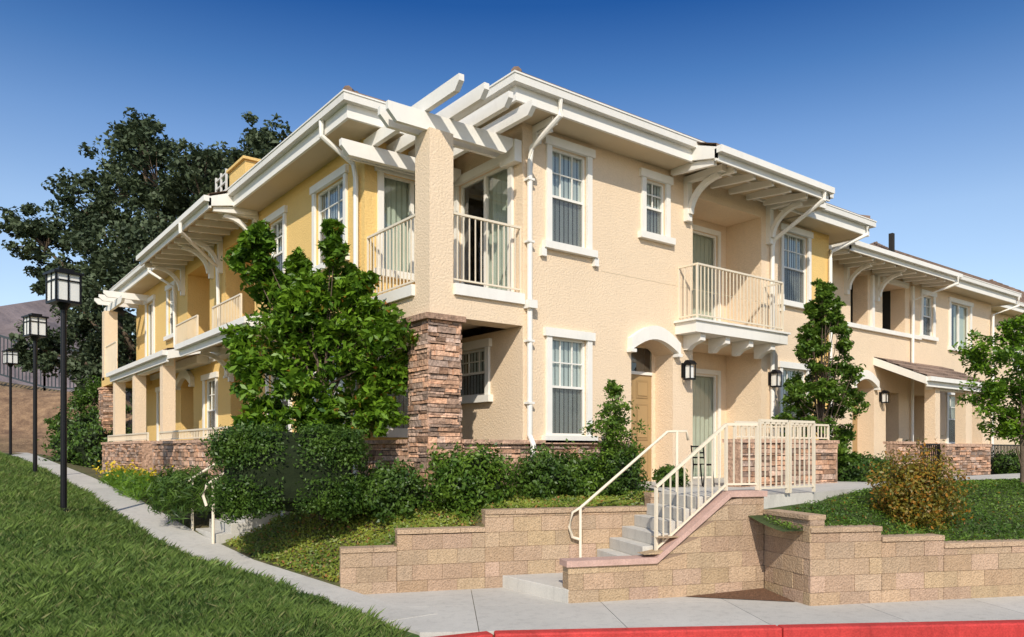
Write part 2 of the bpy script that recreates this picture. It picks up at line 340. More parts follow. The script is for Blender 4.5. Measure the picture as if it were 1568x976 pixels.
def archdoor(fr,a,b,zf,zs,rise,dep,k='cream'):
    n=12; pts=[(a+(b-a)*i/n, zs+rise*math.sin(math.pi*i/n)) for i in range(n+1)]
    zt=zs+rise+.02
    for i in range(n): 
        (p,q),(r,s)=pts[i],pts[i+1]; B[k].fprism_uz(fr,[(p,q),(r,s),(r,zt),(p,zt)],-dep,-.001)
    ext=.1; o=[(a-ext+(b-a+2*ext)*i/n, zs+.2+(rise+.03)*math.sin(math.pi*i/n)) for i in range(n+1)]
    inn=[(a-ext+(b-a+2*ext)*i/n, zs-.02+(rise)*math.sin(math.pi*i/n)) for i in range(n+1)]
    for i in range(n): B['trim'].fprism_uz(fr,[inn[i],inn[i+1],o[i+1],o[i]],0.001,.12)
    B['trim'].fb(fr,a-ext-.02,a+.0,.002,.14,zs-.06,zs+.0); B['trim'].fb(fr,b,b+ext+.02,.002,.14,zs-.06,zs)
def rail(mb,pts,h,sp=.11,r=.008,top=.025,bot=.08,m=0):
    for i in range(len(pts)-1):
        p=Vector(pts[i]);q=Vector(pts[i+1]); up=Vector((0,0,1)); e=Vector((0,0,.002*(i%2)))
        mb.beam(p+up*h+e,q+up*h+e,top*1.6,top*1.4,m); mb.beam(p+up*bot+e,q+up*bot+e,top*1.2,top,m)
        L=(Vector((q.x,q.y,0))-Vector((p.x,p.y,0))).length; n=max(1,int(L/sp))
        for j in range(n+1):
            if j==0 and i>0: continue
            c=p+(q-p)*(j/n); w=r if 0<j<n else r*2.2
            z0=bot if 0<j<n else -.0
            mb.hexa([(c.x+dx*w,c.y+dy*w,c.z+zz) for zz in (z0,h-.01) for dx,dy in ((-1,-1),(1,-1),(1,1),(-1,1))],m)
def bracket(fr,u,zt,proj,drop,w=.12,mb=None):
    mb=mb or B['trim']; n=8
    mb.fb(fr,u-w/2,u+w/2,0,.11,zt-drop,zt-.12)
    mb.fb(fr,u-w/2-.005,u+w/2+.005,0,proj,zt-.12,zt-.002)
    out=[];inn=[]
    for i in range(n+1):
        t=i/n*math.pi/2; o=.08+(proj-.2)*(1-math.cos(t)); z=zt-drop+.14+(drop-.26)*math.sin(t)
        out.append((o,z)); inn.append((o+.10*math.cos(t*.6)-.02,z-.10*math.sin(t*.6+.2)))
    for i in range(n): mb.fprism_oz(fr,[out[i],out[i+1],inn[i+1],inn[i]],u-w/2+.01,u+w/2-.01)
def stones(mb,fr,u0,u1,z0,z1,o=0,ch=.066,ln=(.10,.36),dp=.055,topf=None):
    mb.fb(fr,u0+.01,u1-.01,o-.02,o+.012,z0,z1-.004,1)
    z=z0
    while z<z1-.02:
        h=min(ch*random.uniform(.55,1.6),z1-z); u=u0
        while u<u1-.01:
            l=random.uniform(*ln); 
            if u+l>u1-.06: l=u1-u
            v=random.uniform(.5,1.6); r=random.uniform(.88,1.12); t0=random.uniform(-.006,.006)
            oo=o+dp*random.uniform(.45,1.25); P=fr.P; a,b,c,d=u+.003,u+l-.003,z+.003+max(t0,0),z+h-.003+min(t0,0)
            j=lambda:random.uniform(-.008,.008)
            mb.hexa([P(a,oo+j(),c),P(b,oo+j(),c),P(b,o,c),P(a,o,c),P(a,oo+j(),d),P(b,oo+j(),d-abs(t0)),P(b,o,d-abs(t0)),P(a,o,d)],0,(v*r,v,v/r)); u+=l
        z+=h
def blocks(mb,fr,u0,u1,z0,topf,th=.2,h=.2,l=.4,capf=True,cap=.05):
    mb_top=max(topf(u0+1e-3),topf(u1-1e-3)); k=0; z=z0
    while z<mb_top-.02:
        u=u0-(l/2 if k%2 else 0)
        while u<u1-.005:
            a=max(u,u0); b=min(u+l,u1)
            ta=min(z+h,topf(a+1e-3)); tb=min(z+h,topf(b-1e-3))
            if b-a>.02 and max(ta,tb)>z+.015:
                ta=max(ta,z+.008);tb=max(tb,z+.008)
                v=random.uniform(.88,1.1); jo=random.uniform(-.005,.005)
                mb.fb(fr,a+.002,b-.002,-th+jo,jo,z+.002,ta-.002,0,(v,v*random.uniform(.96,1.03),v*random.uniform(.92,1.05)),z1b=tb-.002)
            u+=l
        z+=h; k+=1
def core(mb,fr,u0,u1,z0,za,zb,th=.2): mb.fb(fr,u0+.012,u1-.012,-th+.008,-.008,z0,za-.02,1,1.0,z1b=zb-.02)
# ---- right facade, main block (y=0)
f0=FR(0)
ops=[(2.34,3.14,5.30,6.90),(4.61,5.16,5.85,6.86),(2.34,3.14,2.10,3.74),(4.25,5.38,1.2,3.92,.45),(5.96,8.2,4.25,6.8,.9),(5.96,8.2,1.2,3.95,.9)]
wall('cream',f0,1.75,8.8,.6,7.2,ops)
for o,st in ((ops[0],'hung'),(ops[1],'hung'),(ops[2],'hung')): window(f0,*o[:4],st)
corbels(f0,2.22,3.26,5.30)
B['soffit'].fb(f0,3.5,8.79,.0005,.003,4.987,4.995)      # stucco control joint
archdoor(f0,4.25,5.38,1.25,3.68,.24,.45)
fd=FR(.45)
wall('cream',fd,4.2,5.45,1.2,3.95,[(4.36,5.30,1.25,3.82,.05)])
Dd=B['door']; Dd.fb(fd,4.36,5.30,-.06,-.02,1.25,3.30)
for z0,z1 in ((1.4,1.95),(2.05,2.75),(2.85,3.2)):
    for u0 in (4.46,4.87):
        Dd.fb(fd,u0,u0+.33,-.019,-.008,z0,z1,0,.85); Dd.fb(fd,u0+.04,u0+.29,-.008,.004,z0+.05,z1-.05,0,1.05)
Dd.fb(fd,4.36,5.30,-.05,.01,3.30,3.36,1); Dd.tube([fd.P(4.46,.0,2.2),fd.P(4.46,.06,2.2)],.03,8,2)
B['glass'].quad([fd.P(4.36,-.02,3.36),fd.P(5.3,-.02,3.36),fd.P(5.3,-.02,3.82),fd.P(4.36,-.02,3.82)])
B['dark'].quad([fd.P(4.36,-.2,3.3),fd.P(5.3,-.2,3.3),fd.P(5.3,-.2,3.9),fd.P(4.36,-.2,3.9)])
fb_=FR(.9)
for z0,z1 in ((1.2,3.95),(4.25,6.8)):
    o=(6.2,7.9,z0+.05,z0+2.3,.1); wall('cream',fb_,5.96,8.2,z0,z1,[o]); window(fb_,*o[:4],'sr',trim=False)
    for u in (6.12,7.9): B['trim'].fb(fb_,u,u+.08,0,.03,z0,z0+2.4)
    B['trim'].fb(fb_,6.2,7.9,0,.03,z0+2.3,z0+2.4)
T=B['trim']; T.fb(f0,5.45,8.4,.001,.50,4.06,4.27); T.fb(f0,5.40,8.45,.001,.54,4.27,4.31)
for u in (5.75,6.5,7.25,8.0):
    T.fprism_oz(f0,[(0,3.78),(.1,3.78),(.2,3.86),(.42,3.93),(.42,4.058),(0,4.058)],u-.07,u+.07)
rail(B['railing'],[f0.P(5.55,.0,4.31),f0.P(5.55,.44,4.31),f0.P(8.3,.44,4.31),f0.P(8.3,0,4.31)],1.03)
# corner notch: beam, pillar, balcony
C_=B['cream']
C_.box(0,1.75,0,.4,3.86,4.34); C_.box(0,.4,.4,2.1,3.86,4.34); C_.box(.4,1.75,.4,2.1,4.0,4.3)
C_.box(.003,.42,.003,.42,4.34,6.62)
T.box(.42,1.75,-.06,.05,4.20,4.37); T.box(-.06,.05,.42,2.1,4.20,4.37)
rail(B['railing'],[(.42,.06,4.37),(1.75,.06,4.37)],1.08); rail(B['railing'],[(.06,.42,4.37),(.06,2.1,4.37)],1.08)
fi=FL(1.75); o=(.35,1.85,4.35,6.62,.1); o2=(1.0,1.95,2.80,3.62,.13)
wall('cream',fi,0,2.1,.6,3.86,[o2]); window(fi,*o2[:4],'hung'); wall('cream',fi,0,2.1,4.3,7.2,[o]); window(fi,*o[:4],'sl')
fj=FR(2.1); o=(.35,1.55,4.95,6.62,.1); wall('yellow',fj,0,1.75,4.3,7.2,[o]); window(fj,*o[:4],'sl')
o=(.35,1.4,2.2,3.62,.13); wall('yellow',fj,0,1.75,.6,3.86,[o]); window(fj,*o[:4],'hung')
# stone column + wainscots
S=B['stone']
for fr,u0,u1 in ((FR(-.02),-.06,.50),(FL(-.02),-.06,.50),(Fr((.48,0),(0,1),(1,0)),-.06,.5),(Fr((0,.48),(1,0),(0,1)),-.06,.5)): stones(S,fr,u0,u1,.6,3.78)
S.box(-.12,.57,-.12,.57,3.78,3.865,0,.8)
stones(S,f0,.57,4.1,.6,1.96,.0); S.fb(f0,.55,4.15,-.0,.10,1.96,2.02,0,1.15)
stones(S,FL(0),.57,9,.6,1.96,.0); S.fb(FL(0),.57,9,-.0,.10,1.96,2.02,0,1.15)
S.box(.57,1.74,.02,.2,.6,1.9,1); S.box(.02,.2,.57,2.09,.6,1.9,1)
# block B (y=.5) and C (y=1.7)
f1=FR(.5); ow=(9.75,10.75,5.3,6.9); wall('cream',f1,8.8,10.95,.6,7.2,[ow,(9.7,10.7,2.1,3.75)]); window(f1,*ow); window(f1,9.7,10.7,2.1,3.75); corbels(f1,9.75,10.75,5.3)
wall('yellow',f1,10.95,11.7,.6,7.2); B['cream'].quad([(8.8,0,.6),(8.8,.5,.6),(8.8,.5,7.2),(8.8,0,7.2)]); B['yellow'].quad([(11.7,.5,.6),(11.7,1.7,.6),(11.7,1.7,7.2),(11.7,.5,7.2)])
f2=FR(1.7)
opc=[(14.9,15.85,5.45,6.95,1.2),(16.7,18.1,5.45,6.85,1.2),(19.2,19.95,5.5,6.8),(21.2,22.7,5.3,6.8),(15.0,16.2,1.2,3.95,.5),(16.9,17.7,1.2,3.6,1.2),(18.6,19.6,1.2,3.6,1.2),(21.0,22.2,2.1,3.7)]
wall('cream',f2,11.7,24.5,.6,7.2,opc); window(f2,*opc[2][:4]); window(f2,*opc[3][:4],'sr',sill=True); window(f2,*opc[7][:4])
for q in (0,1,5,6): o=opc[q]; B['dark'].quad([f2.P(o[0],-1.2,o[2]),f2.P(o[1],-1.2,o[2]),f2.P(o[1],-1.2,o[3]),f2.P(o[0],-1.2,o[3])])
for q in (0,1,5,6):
    o=opc[q]   # near-black side sheets stand in for the shade deep in the loggias
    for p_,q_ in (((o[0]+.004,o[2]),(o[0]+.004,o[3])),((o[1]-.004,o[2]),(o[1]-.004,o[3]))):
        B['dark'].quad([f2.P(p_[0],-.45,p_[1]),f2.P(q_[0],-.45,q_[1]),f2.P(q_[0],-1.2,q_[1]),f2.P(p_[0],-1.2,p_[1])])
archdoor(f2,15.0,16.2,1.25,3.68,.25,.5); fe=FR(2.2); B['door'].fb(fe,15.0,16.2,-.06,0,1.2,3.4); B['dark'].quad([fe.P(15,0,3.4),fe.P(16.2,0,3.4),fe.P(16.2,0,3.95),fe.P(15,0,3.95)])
T.fb(f2,14.5,19.0,0,.09,5.33,5.45); T.fb(f2,16.6,18.2,0,.08,6.85,7.0)
for u in (16.05,18.5): T.fb(f2,u-.06,u+.06,.001,.08,5.45,6.95)
B['cream'].quad([(24.5,1.7,.6),(24.5,11,.6),(24.5,11,7.2),(24.5,1.7,7.2)])
B['cream'].quad([(1.8,11,.6),(24.5,11,.6),(24.5,11,7.2),(1.8,11,7.2)])
# ---- left facade x=0
g0=FL(0)
opl=[(2.85,4.1,5.3,6.72),(2.9,4.1,2.1,3.7),(5.7,6.6,5.3,6.72),(7.5,9.6,4.3,6.8,1.2),(10.9,13.0,4.3,6.8,1.2),(14.3,15.1,5.3,6.7),(16.9,17.9,4.6,6.7),
     (5.4,6.6,2.1,3.7),(8.0,9.2,1.2,3.92,.5),(12.4,13.7,1.2,3.92,.6),(15.2,16.3,2.1,3.7),(10.3,11.3,2.1,3.7)]
wall('yellow',g0,2.1,19.5,.6,7.2,opl)
for q in (0,1,2,5,7,10,11): window(g0,*opl[q][:4])
window(g0,*opl[6][:4],'sl')
for q in (3,4):
    o=opl[q]; gb=FL(1.2); oo=(o[0]+.3,o[1]-.5,4.35,6.5,.1); wall('yellow',gb,o[0],o[1],4.3,6.8,[oo]); window(gb,*oo[:4],'sl',trim=False)
    T.fb(g0,o[0]-.1,o[1]+.1,.001,.35,4.1,4.3); rail(B['railing'],[g0.P(o[0],.3,4.3),g0.P(o[1],.3,4.3)],1.03)
for q in (8,9):
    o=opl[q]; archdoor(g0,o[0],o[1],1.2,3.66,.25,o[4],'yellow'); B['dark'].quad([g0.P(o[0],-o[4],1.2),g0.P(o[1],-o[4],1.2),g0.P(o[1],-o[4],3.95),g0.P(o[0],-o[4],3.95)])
B['yellow'].quad([(0,19.5,.6),(8,19.5,.6),(8,19.5,7.2),(0,19.5,7.2)])
T.fb(g0,9.8,19.5,.001,.06,4.12,4.28)
# eaves: gutters, fascia, soffit, hip roofs
def tilecaps(p,q):
    m=B['roof']; p=Vector(p);q=Vector(q); L=(q-p).length; n=int(L/.38)
    for i in range(n):
        a=p+(q-p)*((i+.25)/n); b=p+(q-p)*((i+1.3)/n); m.tube([a+Vector((0,0,.03)),b+Vector((0,0,.02))],[.085,.065],8,0,random.uniform(.5,.9))
def roof(x0,x1,y0,y1,z,pitch=.34):
    G=B['gutters']; g=.11
    for (a,b,c,d) in ((x0,x1,y0-g,y0),(x0,x1,y1,y1+g),(x0-g,x0,y0-g,y1+g),(x1,x1+g,y0-g,y1+g)):
        G.box(a,b,c,d,z-.02,z+.10,0,.92); 
        e=.014
        G.box(a-e if a<x0 else a,b+e if b>x1 else b,c-e if c<y0 else c,d+e if d>y1 else d,z+.10,z+.125)
    t=.05
    for (a,b,c,d) in ((x0+t,x1-t,y0+.0,y0+t),(x0+t,x1-t,y1-t,y1),(x0,x0+t,y0,y1),(x1-t,x1,y0,y1)): G.box(a,b,c,d,z-.24,z+.06)
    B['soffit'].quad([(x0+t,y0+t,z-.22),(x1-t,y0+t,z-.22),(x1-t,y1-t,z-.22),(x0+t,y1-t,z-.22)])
    o=-.06; X0,X1,Y0,Y1=x0+o,x1-o,y0+o,y1-o; zz=z+.13
    w=min(X1-X0,Y1-Y0)/2; h=w*pitch; Rf=B['roof']
    if X1-X0>Y1-Y0: r0=(X0+w,(Y0+Y1)/2,zz+h); r1=(X1-w,(Y0+Y1)/2,zz+h)
    else: r0=((X0+X1)/2,Y0+w,zz+h); r1=((X0+X1)/2,Y1-w,zz+h)
    a,b,c,d=(X0,Y0,zz),(X1,Y0,zz),(X1,Y1,zz),(X0,Y1,zz)
    if X1-X0>Y1-Y0:
        slopes=[(a,b,r1,r0),(c,d,r0,r1),(b,c,r1,r1),(d,a,r0,r0)]; hips=[(a,r0),(d,r0),(b,r1),(c,r1)]
    else:
        slopes=[(a,b,r0,r0),(c,d,r1,r1),(b,c,r1,r0),(d,a,r0,r1)]; hips=[(a,r0),(b,r0),(c,r1),(d,r1)]
    for s in slopes: tiles(*s)
    for hp in hips: tilecaps(*hp)
def tiles(p0,p1,q1,q0,exp=.36):
    p0,p1,q1,q0=map(Vector,(p0,p1,q1,q0)); Ls=((q0+q1)/2-(p0+p1)/2).length; n=max(1,int(Ls/exp)); Rf=B['roof']
    for i in range(n):
        a,b=p0+(q0-p0)*(i/n),p1+(q1-p1)*(i/n); c,d=p1+(q1-p1)*((i+1)/n),p0+(q0-p0)*((i+1)/n); L=(b-a).length; m=max(1,int(L/.34))
        up=Vector((0,0,.045))
        for k in range(m):
            A_=a+(b-a)*(k/m);B_=a+(b-a)*((k+1)/m-.006/max(L,.1));C2=d+(c-d)*((k+1)/m-.006/max(L,.1));D2=d+(c-d)*(k/m)
            v=random.uniform(.7,1.3); Rf.quad([A_+up,B_+up,C2,D2],0,v); Rf.quad([A_,B_,B_+up,A_+up],0,v*.8)
RZ=7.36
roof(1.15,9.7,-.6,11.2,RZ); roof(-.6,8.4,1.5,20.1,RZ-.004)
roof(7.9,12.5,-.1,10.8,RZ-.02); roof(11.3,25.1,1.1,11.6,RZ-.03)
def ext(fr,u0,u1,o0,o1,z0,z1,br,tails=True):
    Rf=B['roof'];G=B['gutters']
    P=fr.P; tiles(P(u0,o1,z1+.1),P(u1,o1,z1+.1),P(u1,o0,z0+.14),P(u0,o0,z0+.14))
    for u in (u0,u1-.05): G.fprism_oz(fr,[(o0,z0-.2),(o1,z1-.12),(o1,z1+.08),(o0,z0+.08)],u,u+.05)
    G.fb(fr,u0,u1,o1,o1+.11,z1-.03,z1+.09); G.fb(fr,u0,u1,o1-.04,o1,z1-.16,z1+.05)
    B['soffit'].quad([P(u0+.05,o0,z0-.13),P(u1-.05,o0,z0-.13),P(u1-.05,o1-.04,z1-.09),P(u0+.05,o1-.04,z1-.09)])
    if tails:
        n=int((u1-u0)/.6)
        for i in range(n+1):
            u=u0+.1+(u1-u0-.2)*i/n; T.fprism_oz(fr,[(o0-.55,z0-.30),(o1-.1,z1-.20),(o1-.1,z1-.09),(o0-.55,z0-.14)],u-.04,u+.04)
    for u in br: bracket(fr,u,z0-.235,o1-.25,.85)
ext(FR(0),5.2,8.9,.6,1.15,RZ-.02,RZ-.22,(5.75,8.42))
ext(FR(1.7),12.9,19.2,.6,1.1,RZ-.05,RZ-.23,(14.6,16.3))
ext(FL(0),7.1,13.6,.6,1.1,RZ-.02,RZ-.2,(7.3,9.85,10.6,13.3))
bracket(f0,2.0,7.13,.5,.3,.1) 
def spout(pts): B['gutters'].tube(pts,.045,8)
spout([(1.98,-.66,7.34),(1.98,-.66,7.08),(1.84,-.12,6.72),(1.84,-.07,6.5),(1.84,-.07,2.1),(1.84,-.16,1.95),(1.84,-.16,1.2)])
spout([(-.66,2.35,7.34),(-.66,2.35,7.08),(-.12,2.28,6.72),(-.07,2.28,6.5),(-.07,2.28,1.3)])
spout([(8.6,-1.2,7.12),(8.6,-1.2,6.95),(8.5,-.12,6.35),(8.5,-.07,6.2),(8.5,-.07,1.3)])
spout([(12.3,-.15,7.3),(12.3,-.15,7.1),(11.65,.4,6.7),(11.65,.43,6.5),(11.65,.43,1.3)])
spout([(18.9,.5,7.1),(18.9,.5,6.9),(18.4,1.6,6.5),(18.4,1.63,1.3)])
spout([(25.0,1.0,7.3),(25,1.0,7.0),(24.4,1.6,6.7),(24.4,1.63,1.3)])
spout([(-1.2,9.0,7.1),(-1.2,9.0,6.9),(-.12,9.85,6.4),(-.07,9.85,4.4)])
spout([(-.7,14.4,7.3),(-.7,14.4,7.05),(-.12,14.0,6.6),(-.07,14.0,4.3)])
B['gutters'].box(1.76,1.93,-.16,-.0,4.14,4.27)
for z in (2.6,3.6,5.2,6.2): B['gutters'].box(1.775,1.905,-.12,-.001,z,z+.035)
# pergola over the corner balcony
def pbeam(p,q,w,h):
    p=Vector(p);q=Vector(q);t=(q-p).normalized(); a=t.cross(Vector((0,0,1))).normalized()*w/2; L=(q-p).length; k=h*.55
    prof=[(0,0),(0,-h*.45),(k,-h),(L-k,-h),(L,-h*.45),(L,0)]
    T.prism([p+t*x-a+Vector((0,0,z)) for x,z in prof],[p+t*x+a+Vector((0,0,z)) for x,z in prof])
for y in (.10,.34): pbeam((-.65,y,6.86),(1.6,y,6.86),.075,.26)
pbeam((-.6,1.75,6.86),(1.7,1.75,6.86),.09,.24)
pbeam((-.45,1.98,6.86),(1.7,1.98,6.86),.06,.2)
for i,x in enumerate((.0,.43,.86,1.3)): pbeam((x,-.85,7.07),(x,2.05,7.07),.085,.20)
T.box(1.6,1.745,.02,.42,6.5,6.85)
for y in (17.6,18.4,19.2): pbeam((-1.35,y,6.95),(.2,y,6.95),.08,.2)
pbeam((-.9,16.9,6.75),(-.9,19.9,6.75),.09,.22); B['cream'].box(-1.1,-.7,18.9,19.3,4.2,6.52); B['yellow'].box(-1.1,-.001,17.2,19.4,4.0,4.3); rail(B['railing'],[(-1.05,17.2,4.3),(-1.05,18.9,4.3)],1.0)
def pier(x0,x1,y0,y1,z0,z1):
    S.box(x0,x1,y0,y1,z0,z1-.01,1)
    stones(S,FR(y0),x0,x1,z0,z1); stones(S,FL(x0),y0-.02,y1,z0,z1)
    stones(S,Fr((x1,0),(0,1),(1,0)),y0-.02,y1,z0,z1); S.box(x0-.07,x1+.07,y0-.07,y1+.07,z1,z1+.06,0,1.2)
pier(-1.15,-.65,18.85,19.35,1,3.9)
def shed(fr,u0,u1,proj,zw,ze,posts,post_o):
    P=fr.P; tiles(P(u0,proj,ze+.1),P(u1,proj,ze+.1),P(u1,0,zw),P(u0,0,zw)); G=B['gutters']
    for u in (u0-.03,u1-.03): G.fprism_oz(fr,[(.0,zw-.24),(proj,ze-.12),(proj,ze+.09),(.0,zw-.02)],u,u+.06)
    G.fb(fr,u0,u1,proj,proj+.11,ze-.03,ze+.09); G.fb(fr,u0+.04,u1-.04,proj-.05,proj-.002,ze-.18,ze+.04)
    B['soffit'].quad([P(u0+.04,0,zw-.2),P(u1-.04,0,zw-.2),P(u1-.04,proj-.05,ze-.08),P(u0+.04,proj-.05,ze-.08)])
    for u in posts:
        B['cream'].fb(fr,u-.15,u+.15,post_o-.15,post_o+.15,2.05,ze-.02); p=fr.P(u,post_o,0); pier(p[0]-.21,p[0]+.21,p[1]-.21,p[1]+.21,1.0,2.0)
    if posts: T.fb(fr,min(posts)-.2,max(posts)+.2,post_o-.1,post_o+.1,ze-.22,ze-.021)
shed(FR(1.7),16.2,20.6,1.5,4.6,3.82,(17.2,19.2,20.4),1.2)
shed(FL(0),4.4,9.3,1.15,4.62,4.22,(),1); 
for u in (5.2,7.3,9.0): bracket(g0,u,4.3,.85,.8)
shed(FL(0),10.2,17.4,1.2,4.62,4.2,(11.0,14.2,17.0),1.0)
# rooftop chimney box with rails
B['yellow'].box(-.15,1.1,7.7,8.8,7.4,8.42); B['yellow'].box(-.21,1.16,7.64,8.86,8.42,8.48)
for z in (7.95,8.15,8.35,8.55): B['gutters'].beam((-.1,9.2,z),(-.1,10.0,z),.035,.04,0,.8)
for y in (9.2,9.6,10.0): B['gutters'].beam((-.1,y,7.5),(-.1,y,8.65),.045,.045,0,.8)
B['dark'].box(22,22.15,4,4.15,9,9.75)
def wlamp(fr,u,z,mb=B['lamps']):
    mb.fb(fr,u-.06,u+.06,0,.03,z-.1,z+.18); mb.fb(fr,u-.015,u+.015,.03,.16,z+.16,z+.19)
    mb.fprism_oz(fr,[(.05,z+.14),(.27,z+.14),(.19,z+.22),(.13,z+.22)],u-.09,u+.09)
    mb.fb(fr,u-.08,u+.08,.07,.24,z-.15,z-.12)
    for a in (-.08,.065):
        for b in (.07,.225): mb.fb(fr,u+a,u+a+.015,b,b+.015,z-.12,z+.14)
    mb.fb(fr,u-.05,u+.05,.1,.21,z-.12,z+.12,1)
wlamp(f0,5.68,3.35); wlamp(f0,8.5,3.35); wlamp(f2,16.55,3.4)
BLD=empty('apartment_building')
names=dict(cream=('stucco_walls_cream',['cream']),yellow=('stucco_walls_yellow',['yellow']),trim=('white_trim_brackets_pergola',['white']),frames=('window_frames',['white']),
 glass=('window_glass',['glass','_scr']),blinds=('blinds_and_curtains',['blind','dark','curtain']),gutters=('gutters_and_downspouts',['white']),roof=('tile_roof',['tile']),
 railing=('balcony_railings',['rail']),stone=('stone_veneer',['stone','mortar']),door=('entry_doors',['door','white','black']),soffit=('soffits',['soffit']),dark=('dark_recesses',['dark']),lamps=('wall_lanterns',['black','frost']))
scr=D.materials.new('screen_mesh'); scr.use_nodes=True; t=scr.node_tree; pb=t.nodes['Principled BSDF']; pb.inputs['Base Color'].default_value=(.08,.08,.085,1); pb.inputs['Alpha'].default_value=.42
M['_scr']=scr
for k,(nm,ms) in names.items():
    B[k].obj(nm,[M[x] for x in ms],BLD,bevel=.006 if k in('trim','door') else 0)
# ------------------------------------------------------------------ far building on the right
for k in B: B[k]=MB()
T=B['trim'];S=B['stone']
f3=FR(4.0); ops=[(29,30,5.6,7.1),(33,34.2,5.6,7.1),(29,30.2,2.4,3.9),(36,37,5.6,7.1)]
wall('cream',f3,27,55,.6,8.0,ops); [window(f3,*o) for o in ops]
g3=FL(27); ops=[(5.5,6.5,5.6,7.1)]; wall('cream',g3,4,17,.6,8.0,ops); window(g3,*ops[0])
roof(26.3,55.7,3.3,18,8.1,.60)
B2=empty('apartment_building')
for k,(nm,ms) in names.items():
    if B[k].v: B[k].obj(nm,[M[x] for x in ms],B2)
# ------------------------------------------------------------------ street, pavement
mb=MB(); road=[ST(-60,-14),ST(80,-14),ST(80,7.70),ST(-.2,7.70),ST(-1.2,6.6),ST(-3.5,4),ST(-9,0),ST(-60,-6)]
mb.vprism(road,-.5,-.15); mb.obj('road',[M['asphalt']])
def strip(mb,pts,z0,z1,w,m=0):
    for i in range(len(pts)-1):
        p,q=np.array(pts[i]),np.array(pts[i+1]); t=(q-p)/np.linalg.norm(q-p); n=np.array([-t[1],t[0]])*w
        mb.vprism([p,q-t*.008,q-t*.008+n,p+n],z0,z1,m,random.uniform(.9,1.1))
mb=MB(); cp=[ST(-3.2,3.6),ST(-2.2,4.9),ST(-1.35,6.1),ST(-.75,6.95),ST(-.2,7.45),ST(.5,7.70)]+[ST(.5+3*i,7.70) for i in range(1,25)]
strip(mb,cp,-.4,.012,.17); mb.obj('red_kerb',[M['red']],bevel=.02)
mb=MB()
edges=[-1.6,.35]+[.35+1.55*i for i in range(1,40)]
for i in range(len(edges)-1):
    a,b=edges[i]+.004,edges[i+1]-.004; v=random.uniform(.93,1.06)
    if i==0: mb.vprism([ST(-.25,7.88),ST(b,7.88),ST(b,9.2),ST(-1.25,9.2)],-.15,0,0,v); mb.vprism([ST(-1.25,9.208),ST(b,9.208),ST(b,11),ST(-1.25,9.95)],-.15,0,0,v*.97)
    else:
        mb.vprism([ST(a,7.88),ST(b,7.88),ST(b,9.2),ST(a,9.2)],-.15,0,0,v); mb.vprism([ST(a,9.208),ST(b,9.208),ST(b,10.6),ST(a,10.6)],-.15,0,0,v*.98)
mb.obj('sidewalk',[M['conc']])
mb=MB(); ys=list(np.arange(-2.3,30,1.2))
for y0,y1 in zip(ys[:-1],ys[1:]):
    n=4; v=random.uniform(.93,1.06)
    for j in range(n):
        a=y0+(y1-y0-.01)*j/n; b=y0+(y1-y0-.01)*(j+1)/n; za,zb=float(zp(a))+.006,float(zp(b))+.006
        L0,L1,R0,R1=xl(a),xl(b),xr(a),xr(b)
        mb.hexa([(L0,a,za-.1),(R0,a,za-.1),(R1,b,zb-.1),(L1,b,zb-.1),(L0,a,za),(R0,a,za),(R1,b,zb),(L1,b,zb)],0,v)
mb.obj('footpath',[M['conc']])
# ------------------------------------------------------------------ retaining walls & stairs
mb=MB(); fw=Fr(W(0,1.27),ES,-NS)
segs=[(-2.62,-1.9,.60),(-1.9,-.72,.82),(-.72,1.72,1.05),(1.72,1.98,1.24)]
for a,b,z in segs:
    zc=z-.06; blocks(mb,fw,a,b,-.05,lambda u,zc=zc:zc); core(mb,fw,a,b,-.05,zc,zc)
    u=a
    while u<b-.02:
        e=min(u+.42,b); v=random.uniform(.95,1.15); mb.fb(fw,u+.002,e-.002,-.225,.02,zc,z,0,v); u+=.42
mb.obj('retaining_wall',[M['block'],M['joint']],bevel=.004)
mb=MB(); f5=Fr(W(0,0),ES,-NS)
prof=lambda u:float(np.interp(u,[-1,1.17,2.22,9],[.44,.44,1.25,1.25]))
blocks(mb,f5,0,2.72,-.05,prof); 
core(mb,f5,0,1.17,-.05,.44,.44); core(mb,f5,1.17,2.22,-.05,.44,1.25); core(mb,f5,2.22,2.72,-.05,1.25,1.25)
for u0,u1,za,zb in ((-.03,1.17,.44,.44),(1.17,2.22,.44,1.25),(2.22,2.75,1.25,1.25)):
    P=f5.P; mb.hexa([P(u0,.035,za),P(u1,.035,zb),P(u1,-.235,zb),P(u0,-.235,za),P(u0,.035,za+.075),P(u1,.035,zb+.075),P(u1,-.235,zb+.075),P(u0,-.235,za+.075)],2)
mb.obj('stair_wall',[M['block'],M['joint'],M['coping']],bevel=.006)
mb=MB(); pB=W(2.72,.0); pC=ud(3.55,9.16); pD=ud(25,13.75)
def fseg(p,q):
    e=(q-p)/np.linalg.norm(q-p); return Fr(p,e,np.array([e[1],-e[0]])),np.linalg.norm(q-p)
fbc,Lbc=fseg(pB,pC); fcd,Lcd=fseg(pC,pD)
def capw(fr,a,b,z):
    u=a
    while u<b-.02:
        e=min(u+.42,b); mb.fb(fr,u+.002,e-.002,-.225,.02,z-.06,z,0,random.uniform(.95,1.15)); u+=.42
blocks(mb,fbc,0,Lbc,-.05,lambda u:1.02); core(mb,fbc,0,Lbc,-.05,1.02,1.02); capw(fbc,0,Lbc,1.08)
RS=[(0,.97,.93),(.97,1.85,.80),(1.85,3.6,.70),(3.6,6.0,.62),(6.0,Lcd,.55)]
for a,b,z in RS: blocks(mb,fcd,a,b,-.05,lambda u,z=z:z-.06); core(mb,fcd,a,b,-.05,z-.06,z-.06); capw(fcd,a,b,z)
mb.obj('retaining_wall',[M['block'],M['joint']],bevel=.004)
